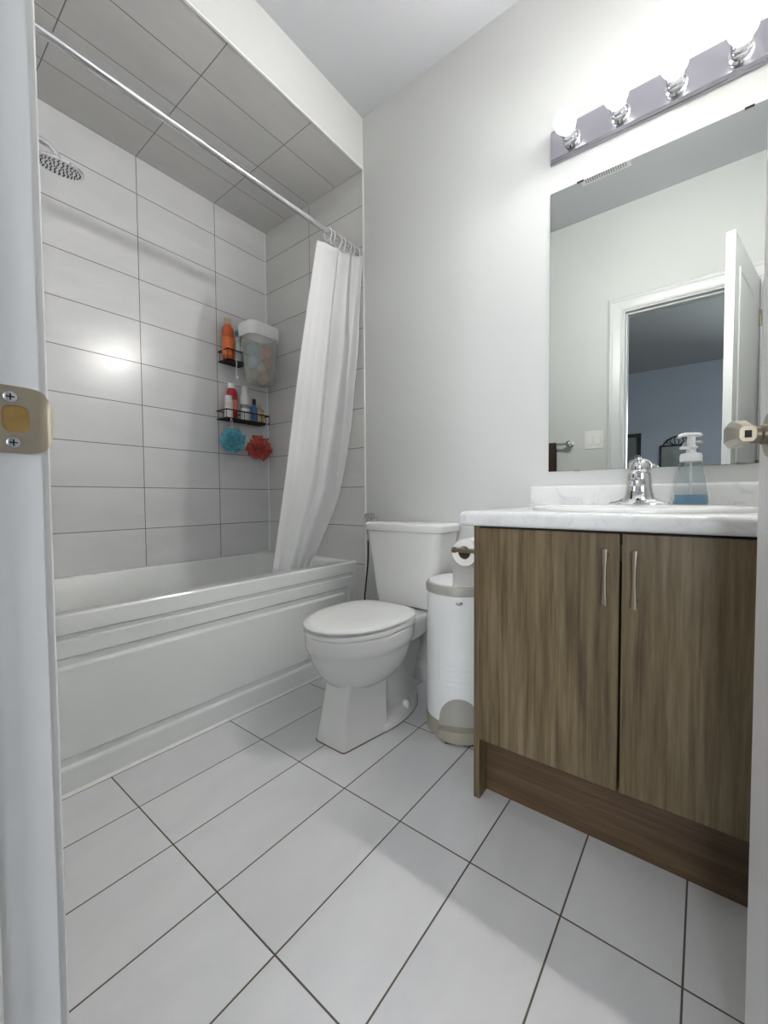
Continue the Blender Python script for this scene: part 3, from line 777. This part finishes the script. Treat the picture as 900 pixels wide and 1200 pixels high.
ell = lambda k, z: [Vector((SKX + SRX * k * math.cos(2 * PI * i / 96), SKY + SRY * k * math.sin(2 * PI * i / 96), z)) for i in range(96)]
rl = []
for a in (0, 22, 45, 67, 90): 
    s_, c_ = math.sin(math.radians(a)), math.cos(math.radians(a)); rr = .014
    rl.append(rect_ring(CX0 + rr - rr * s_, XC, CF + rr - rr * s_, -.001, CZ1 - rr + rr * c_))
rl = rl  # from top edge round to the front face
rb = []
for a in (90, 60, 30, 0):
    s_, c_ = math.sin(math.radians(a)), math.cos(math.radians(a)); rr = .010
    rb.append(rect_ring(CX0 + rr - rr * s_, XC, CF + rr - rr * s_, -.001, CZ0 + rr - rr * c_))
loft(bm, [ell(.93, CZ0), ell(.93, CZ1)] + rl + rb + [ell(.93, CZ0)], False, False)
obj('counter_slab', bm, m_marble, ctop, 35)
bm = B(); loft(bm, [[Vector((x, p[0], p[1])) for p in ((-.001, CZ1 - .001), (-.022, CZ1 - .001), (-.022, .900), (-.020, .907), (-.016, .911), (-.001, .912))] for x in (1.682, XC)])
obj('backsplash', bm, m_marble, ctop, 35)

sink = thing('sink', 'oval white drop-in sink set in marbled countertop', 'sink', (SKX, SKY, 0))
el = lambda kx, ky, z, dy=0: [Vector((SRX * kx * math.cos(2 * PI * i / 96), dy + SRY * ky * math.sin(2 * PI * i / 96), z)) for i in range(96)]
bm = B()
loft(bm, [el(.90, .90, CZ1 - .006), el(.92, .92, CZ1 + .0006), el(1, 1, CZ1 + .0006), el(1.003, 1.003, CZ1 + .004), el(.99, .99, CZ1 + .010), el(.95, .95, CZ1 + .0135), el(.88, .80, CZ1 + .0125, -.028),
          el(.84, .74, CZ1 + .008, -.034), el(.80, .70, CZ1 - .01, -.036), el(.72, .62, CZ1 - .06, -.038), el(.52, .44, CZ1 - .12, -.038), el(.2, .18, CZ1 - .14, -.038), el(.09, .1, CZ1 - .142, -.038)], False, True)
obj('basin', bm, m_porc, sink, 60)
bm = B(); lathe(bm, [(.022, CZ1 - .1415), (.022, CZ1 - .138), (.012, CZ1 - .139)], (0, -.038, 0), 24); obj('drain', bm, m_chrome, sink, 40)

# faucet
FXx, FYy, FZ = 2.053, -.125, CZ1 + .0125
fa = thing('faucet', 'chrome single-lever faucet on the sink deck below mirror', 'faucet', (FXx, FYy, FZ))
bm = B()
def fring(z, hx, hy, e=2.6, dy=0, n=48):
    return [Vector((hx * math.copysign(abs(math.cos(2 * PI * i / n)) ** (2 / e), math.cos(2 * PI * i / n)), dy + hy * math.copysign(abs(math.sin(2 * PI * i / n)) ** (2 / e), math.sin(2 * PI * i / n)), z)) for i in range(n)]
loft(bm, [fring(0, .083, .026, 2.6), fring(.004, .084, .027, 2.6), fring(.008, .080, .025, 2.4), fring(.012, .062, .024, 2.1), fring(.020, .043, .024, 2.1), fring(.034, .039, .025), fring(.055, .035, .025), fring(.085, .033, .025), fring(.098, .031, .024)])
obj('body', bm, m_chrome, fa, 50)
bm = B()
def sring(y, z, hx, hz, tilt=0): return [Vector((hx * math.copysign(abs(math.cos(a)) ** .8, math.cos(a)), y - hz * math.sin(a) * math.sin(tilt), z + hz * math.sin(a) * math.cos(tilt))) for a in [2 * PI * i / 28 for i in range(28)]]
loft(bm, [sring(-.005, .066, .022, .016), sring(-.03, .070, .020, .0135), sring(-.07, .072, .0185, .0115), sring(-.098, .070, .017, .010, .3), sring(-.112, .064, .015, .008, .8), sring(-.114, .054, .012, .006, 1.4)])
obj('spout', bm, m_chrome, fa, 50)
bm = B(); lathe(bm, [(.0095, .042), (.0115, .043), (.0115, .055), (.010, .056)], (0, -.104, 0), 24); obj('aerator', bm, m_chrome, fa, 40)
bm = B(); lathe(bm, [(.029, .097), (.0315, .101), (.032, .115), (.0315, .128), (.026, .138), (.014, .143), (.003, .1445)], (0, 0, 0), 32)
loft(bm, [sring(-.012, .136, .011, .005), sring(-.04, .142, .009, .004), sring(-.062, .147, .008, .0035)])
obj('lever_handle', bm, m_chrome, fa, 50)
bm = B(); box(bm, -.003, .003, -.0262, -.024, .014, .020); obj('indicator_mark', bm, m_dark, fa)
bm = B(); tube(bm, [(0, .019, .0), (0, .019, .05)], .0028, 10); lathe(bm, [(.003, .048), (.006, .052), (.005, .058)], (0, .019, 0), 16)
obj('drain_rod', bm, m_chrome, fa, 40)

fa.scale = (1.0, 1.08, 1.0)
# foaming soap bottle
so = thing('soap_dispenser', 'clear conical foam soap bottle with white pump and blue soap', 'soap dispenser', (2.182, -.125, CZ1 + .0125), math.radians(-52))
bm = B(); prof = [(.040, .0), (.0435, .003), (.0435, .012), (.041, .03), (.034, .08), (.0285, .115), (.0275, .122), (.0225, .127), (.0225, .14)]
loft(bm, [circ((0, 0, z), rr, 40) for rr, z in prof] + [circ((0, 0, z), rr - .0015, 40) for rr, z in prof[::-1]], False, False)
for lst in ((0, 1),): pass
bmesh.ops.contextual_create(bm, geom=[e for e in bm.edges if e.is_boundary and abs(e.verts[0].co.z) < .0005][:40])
obj('bottle_body', bm, m_clear, so, 40)
bm = B(); lathe(bm, [(.037, .0035), (.0412, .005), (.0412, .012), (.0395, .026), (.0388, .030)], (0, 0, 0), 40); obj('liquid_soap', bm, m_liquid, so, 40)
bm = B(); lathe(bm, [(.024, .126), (.027, .127), (.0275, .143), (.025, .150), (.0125, .153), (.011, .164), (.0165, .166), (.0165, .170), (.0105, .173), (.0105, .198), (.010, .2)], (0, 0, 0), 32)
obj('pump_collar', bm, m_white, so, 40)
bm = B(); loft(bm, [sring(.028, .2045, .007, .004), sring(.020, .2055, .0115, .006), sring(.0, .2055, .0135, .006), sring(-.02, .2055, .013, .006), sring(-.032, .203, .008, .005), sring(-.037, .198, .006, .004, .6)])
box(bm, -.009, .009, -.030, .0, .163, .171, .003)
obj('pump_head', bm, m_white, so, 40)
bm = B(); tube(bm, [(0, 0, .012), (0, 0, .126)], .003, 8); obj('dip_tube', bm, m_white, so, 40)

# ---------------------------------------------------------------- wall mirror
mi = thing('wall_mirror', 'large frameless rectangular mirror above the sink reflecting the doorway', 'mirror', (2.05, 0, 1.48))
MX0, MX1, MZ0, MZ1 = 1.742, 2.36, .966, 2.0
bm = B(); box(bm, MX0 - 2.05, MX1 - 2.05, -.0035, -.0005, MZ0 - 1.48, MZ1 - 1.48); obj('mirror_backing', bm, m_mirror_back, mi)
bm = B(); box(bm, MX0 - 2.05 + .0006, MX1 - 2.05 - .0006, -.0040, -.0036, MZ0 - 1.4794, MZ1 - 1.4806); obj('mirror_glass', bm, m_mirror, mi)
for x, z in ((1.845, MZ1), (2.30, MZ1), (1.845, MZ0), (2.30, MZ0)):
    s = 1 if z > 1.5 else -1
    bm = B(); box(bm, x - 2.05 - .011, x - 2.05 + .011, -.0060, -.0004, z - 1.48 - .003, z - 1.48 + .002); obj('mirror_clip', bm, m_black if s > 0 else m_clear, mi)

# ---------------------------------------------------------------- light bar
LX0, LX1, LZ0, LZ1 = 1.742, 2.352, 2.100, 2.216
lb = thing('vanity_light_bar', 'chrome bar light with four round bare bulbs above the mirror', 'light fixture', ((LX0 + LX1) / 2, 0, (LZ0 + LZ1) / 2))
hx, hz = (LX1 - LX0) / 2, (LZ1 - LZ0) / 2
bm = B()
loft(bm, [[Vector((x * (hx - i), y, z * (hz - i))) for x, z in ((-1, -1), (1, -1), (1, 1), (-1, 1))] for y, i in ((-.0005, 0), (-.010, 0), (-.012, .003), (-.016, .003), (-.024, .008))])
obj('back_plate', bm, m_steel, lb, 20)
for k in range(4):
    x = LX0 + .078 + k * .1525 - (LX0 + LX1) / 2; z = -.010
    bm = B(); lathe(bm, [(.030, -.024), (.030, -.027), (.0245, -.031), (.024, -.042), (.025, -.044), (.024, -.046), (.024, -.058), (.025, -.060), (.024, -.062), (.024, -.076), (.020, -.077), (.0195, -.066)], (x, 0, z), 32, 'y', True, False)
    s = obj('lamp_socket', bm, m_chrome, lb, 30)
    bm = B(); R_ = .035; cy = -.110
    prof = [(.0135, -.064), (.0135, -.074)] + [(R_ * math.sin(a), cy + R_ * math.cos(a)) for a in [math.radians(24 + 156 * i / 20) for i in range(21)]]
    lathe(bm, prof, (x, 0, z), 36, 'y'); obj('bulb', bm, m_bulb, s, 180)

# ---------------------------------------------------------------- toilet paper and holder on vanity side
t = thing('paper_holder', 'satin nickel toilet paper arm fixed to the vanity side', 'paper holder', (VX0, -.42, .708))
bm = B(); lathe(bm, [(.024, -.0005), (.024, -.006), (.018, -.010)], (0, -.08, 0), 24, 'x'); obj('mounting_plate', bm, m_nickel, t, 40)
bm = B(); tube(bm, [(-.008, -.08, 0), (-.09, -.08, 0)], .0068, 16); lathe(bm, [(.008, -.088), (.0092, -.089), (.0092, -.099), (.007, -.101)], (0, -.08, 0), 20, 'x')
tube(bm, [(-.084, -.08, 0), (-.084, -.068, 0), (-.084, .045, 0)], .0055, 14)
obj('arm', bm, m_nickel, t, 40)
RCX, RCZ = VX0 - .084, .708 - .0135
t = thing('toilet_roll', 'white toilet paper roll with loose sheet hanging beside the vanity', 'toilet roll', (RCX, -.40, RCZ))
bm = B(); n = 48
loft(bm, [circ((0, -.052, 0), .021, n, 'y'), circ((0, -.052, 0), .0425, n, 'y'), circ((0, .052, 0), .0425, n, 'y'), circ((0, .052, 0), .021, n, 'y')], False, False)
# hanging sheet
sh = [(-.0428, 0), (-.0432, -.02), (-.0425, -.05), (-.041, -.085), (-.042, -.118)]
loft(bm, [[Vector((x + .55 * max(0, -.02 - z) * (y + .051) / .102, y, z)) for y in (-.051, -.02, .02, .051)] for x, z in sh], False, False, False)
obj('paper', bm, m_paper, t, 40)
bm = B(); loft(bm, [circ((0, -.0515, 0), .0195, n, 'y'), circ((0, -.0515, 0), .021, n, 'y'), circ((0, .0515, 0), .021, n, 'y'), circ((0, .0515, 0), .0195, n, 'y'), circ((0, -.0515, 0), .0195, n, 'y')], False, False)
obj('cardboard_core', bm, m_card, t, 40)

# ---------------------------------------------------------------- shower shelves and toiletries
def shelf(name, y0, y1, zf, zr, label, d=.105):
    t = thing(name, label, 'shower shelf', (0, (y0 + y1) / 2, zf)); h = (y1 - y0) / 2; zr -= zf
    bm = B()
    tube(bm, [(.002, -h, zr), (d, -h, zr), (d, h, zr), (.002, h, zr)], .0038, 8)
    tube(bm, [(.003, -h, 0), (d, -h, 0), (d, h, 0), (.003, h, 0), (.003, -h, 0)], .003, 8)
    obj('rail', bm, m_black, t, 40)
    bm = B()
    for i in range(8):
        x = .014 + i * .0125; tube(bm, [(x, -h, 0), (x, h, 0)], .0016, 6)
    n = max(4, int((y1 - y0) / .05))
    for i in range(n + 1):
        y = -h + 2 * h * i / n; tube(bm, [(d, y, 0), (d, y, zr)], .0018, 6)
    for i in range(2): tube(bm, [(d * (i + .35) / 2, -h, 0), (d * (i + .35) / 2, -h, zr)], .0018, 6); tube(bm, [(d * (i + .35) / 2, h, 0), (d * (i + .35) / 2, h, zr)], .0018, 6)
    obj('wire_basket', bm, m_black, t, 40)
    bm = B(); tube(bm, [(.004, -h, 0), (.004, h, 0)], .003, 8); tube(bm, [(.004, -h, zr), (.004, h, zr)], .003, 8); obj('back_rail', bm, m_black, t)
UZ, LZ = 1.655, 1.325
shelf('shower_shelf', -.335, -.205, UZ, 1.712, 'black wire shower shelf, upper one, holding the orange bottle', .098)
shelf('shower_shelf', -.352, -.068, LZ, 1.372, 'black wire shower shelf, lower one, holding a row of bottles')

def bottle(name, label, y, zb, h, r1, mb, mc, cap=.03, rc=.5, x=.055, ml=None, flat=.75, lab=(.2, .7), group=None, upside=False):
    t = thing(name, label, 'bottle', (x, y, zb + .0045), math.radians(6), group)
    hb = h - cap
    bm = B()
    ee = lambda rr, z: [Vector((rr * flat * math.cos(2 * PI * i / 28), rr * math.sin(2 * PI * i / 28), z)) for i in range(28)]
    loft(bm, [ee(r1 * .9, 0), ee(r1, .004), ee(r1, hb * .78), ee(r1 * .93, hb * .88), ee(r1 * (rc + .1), hb * .97), ee(r1 * rc, hb)])
    obj('bottle_body', bm, mb, t, 45)
    bm = B(); loft(bm, [ee(r1 * rc * 1.1, hb), ee(r1 * rc * 1.1, hb + cap * .9), ee(r1 * rc * .95, h)]); obj('cap', bm, mc, t, 45)
    if ml:
        bm = B(); loft(bm, [ee(r1 + .0006, hb * lab[0]), ee(r1 + .0009, hb * lab[0] + .001), ee(r1 + .0009, hb * lab[1] * .999), ee(r1 + .0006, hb * lab[1])], False, False); obj('label', bm, ml, t, 45)
    return t
bottle('shampoo_bottle', 'orange shampoo bottle with champagne cap on upper wire shelf', -.303, UZ, .235, .036, m_orange, m_gold, .034, .48, ml=simple('orange_label', (226, 120, 62), .35, var=.15, nscale=60), lab=(.12, .62))
bottle('lotion_bottle', 'pale bottle beside orange bottle, half hidden by the toy bin', -.238, UZ, .15, .026, simple('pale_blue_plastic', (206, 218, 220), .3), m_white, .02, .5)
bottle('cream_tube', 'short white tube at the left end of lower shelf', -.322, LZ, .125, .024, m_white, m_white, .018, .8, x=.078, ml=simple('pale_label', (232, 214, 208), .4, var=.08, nscale=60), lab=(.55, .8))
bottle('conditioner_bottle', 'tall red bottle with white cap on lower wire shelf', -.282, LZ, .205, .034, m_red, m_white, .028, .62, x=.048, ml=m_pink, lab=(.25, .62))
bottle('body_wash_bottle', 'tall white bottle with grey lettering panel on lower shelf', -.200, LZ, .205, .031, m_white, m_white, .032, .6, x=.055, ml=m_grey, lab=(.42, .55))
bottle('gel_bottle', 'small blue bottle with navy cap on lower wire shelf', -.142, LZ, .140, .022, m_bluel, m_navy, .036, .5, x=.06)
bottle('oil_bottle', 'squat amber bottle with tan label at right end of lower shelf', -.100, LZ, .115, .028, m_amber, m_tan, .02, .4, x=.055, ml=m_tan, lab=(.15, .7))

def ruffle(name, label, loc, rad, mat, seed, cat='loofah', n=18, hook=None):
    random.seed(seed); t = thing(name, label, cat, loc)
    bm = B()
    for k in range(n):
        d = Vector((random.gauss(0, 1), random.gauss(0, 1), random.gauss(0, 1))).normalized()
        a = d.orthogonal().normalized(); b = d.cross(a); rr = rad * random.uniform(.75, 1.0); off = d * rad * random.uniform(.0, .35)
        fr = random.choice((4, 5, 6)); ph = random.random() * 6; prev = None; M_ = 40; cols = []
        for i in range(M_):
            th = 2 * PI * i / M_; wv = math.sin(fr * th + ph) + .5 * math.sin((2 * fr + 1) * th)
            dirv = a * math.cos(th) + b * math.sin(th)
            col = []
            for q in (.12, .4, .7, 1):
                p = off + dirv * rr * q * (1 - .12 * abs(wv) * q) + d * wv * rad * .42 * q
                col.append(bm.verts.new(p))
            cols.append(col)
        for i in range(M_):
            c0, c1 = cols[i], cols[(i + 1) % M_]
            for j in range(3): bm.faces.new((c0[j], c0[j + 1], c1[j + 1], c1[j]))
    o = obj('mesh_ruffles', bm, mat, t, 180); md = o.modifiers.new('th', 'SOLIDIFY'); md.thickness = .0006
    if hook:
        bm = B(); tube(bm, spline([(0, 0, rad * .3), (hook[0] * .5, hook[1] * .5 + .006, hook[2] * .5), (hook[0], hook[1] + .004, hook[2]), (hook[0], hook[1] - .004, hook[2]), (hook[0] * .5, hook[1] * .5 - .006, hook[2] * .5), (0, 0, rad * .3)], 6), .0014, 6)
        obj('cord_loop', bm, m_white, t, 60)
    return t
ruffle('loofah', 'bright blue mesh loofah hanging under the lower shelf', (.115, -.326, 1.196), .068, m_cyan, 3, hook=(-.006, .0, .118))
ruffle('loofah', 'coral red mesh loofah hanging under the lower shelf', (.118, -.150, 1.170), .074, m_redm, 5, hook=(-.009, .06, .150))
ruffle('scrub_puff', 'small blue scrub puff resting on top of pale bottle', (.058, -.236, UZ + .172), .024, m_cyan, 7, 'scrub puff', 12)
t = None
bm = B(); tube(bm, spline([(0, 0, .004), (.007, 0, .0), (.004, 0, -.03), (.003, 0, -.085), (.012, 0, -.105), (.020, 0, -.09)], 6), .0022, 8)
tube(bm, spline([(-.006, 0, -.006), (-.004, 0, .006), (.004, 0, .006), (.007, 0, -.004)], 5), .0022, 8)
hk = obj('shelf_hook', bm, m_white, None, 60, (.106, -.288, 1.655)); tag(hk, 'white hook dangling from the front of the upper shelf', 'hook')

# clear toy bin with white rim, hanging from the upper shelf corner
bn = thing('toy_bin', 'clear bin of coloured bath toys with thick white rim', 'bin', (.176, -.180, 1.525), math.radians(0))
bz = .33
def bring(k, z, hx=.070, hy=.100): return rrect(0, 0, hx * k, hy * k, .045 * k, z, 8)
bm = B()
prof = [(.62, .004), (.74, .008), (.80, .03), (.86, .12), (.93, .245), (.95, .27)]
loft(bm, [bring(k, z) for k, z in prof] + [bring(k - .03, z + (.003 if i == 5 else 0)) for i, (k, z) in reversed(list(enumerate(prof)))], False, True)
bm.verts.ensure_lookup_table()
bm.faces.new(bm.verts[:36][::-1])
obj('clear_body', bm, m_bin, bn, 40)
bm = B()
loft(bm, [bring(.96, .262), bring(1.03, .258), bring(1.07, .268), bring(1.09, .30), bring(1.07, .322), bring(1.02, .33), bring(.96, .325), bring(.95, .27), bring(.96, .262)], False, False)
obj('rim', bm, m_white, bn, 45)
bm = B(); tube(bm, [(-.02, -.06, .30), (-.075, -.06, .31), (-.080, -.06, .29), (-.080, -.06, .200)], .003, 8); obj('hanging_strap', bm, m_white, bn, 60)
# toys inside: separate things
random.seed(11)
cols = [((96, 168, 190), 'teal blue'), ((214, 128, 118), 'coral pink'), ((206, 196, 168), 'cream'), ((188, 158, 104), 'straw yellow'), ((128, 176, 196), 'pale blue'), ((200, 120, 112), 'dusty red'), ((170, 180, 160), 'sage green')]
pos = [(.0, -.045, .19), (.005, .035, .19), (.0, .0, .10), (.0, .02, .045), (.0, -.04, .12), (.005, .042, .125), (-.002, -.032, .055)]
where = ['at the upper left of the clear bin', 'at the upper right of the clear bin', 'at the middle of the clear bin', 'at the bottom of the clear bin', 'at the left middle of the clear bin', 'at the right middle of the clear bin', 'at the lower left of the clear bin']
for k, ((c_, nm), p) in enumerate(zip(cols, pos)):
    bm = B(); bmesh.ops.create_icosphere(bm, subdivisions=3, radius=.033 if k < 6 else .028)
    for v in bm.verts:
        v.co *= 1 + .16 * noise.noise(v.co * 40 + Vector((k * 5, 0, 0))); v.co.z *= 1.1; v.co.x *= .95
    if k in (0, 1):
        for q in range(2):
            n0 = len(bm.verts); bmesh.ops.create_icosphere(bm, subdivisions=2, radius=.012); bm.verts.ensure_lookup_table()
            for v in bm.verts[n0:]: v.co += Vector((.012, .018 * (1 if q else -1), .030))
    o = obj('bath_toy', bm, simple('toy_%s' % nm.replace(' ', '_'), c_, .4, var=.1), None, 180, Vector(bn.location) + Vector(p))
    tag(o, '%s rubber bath toy %s' % (nm, where[k]), 'bath toy', 'bath toys in the clear bin')
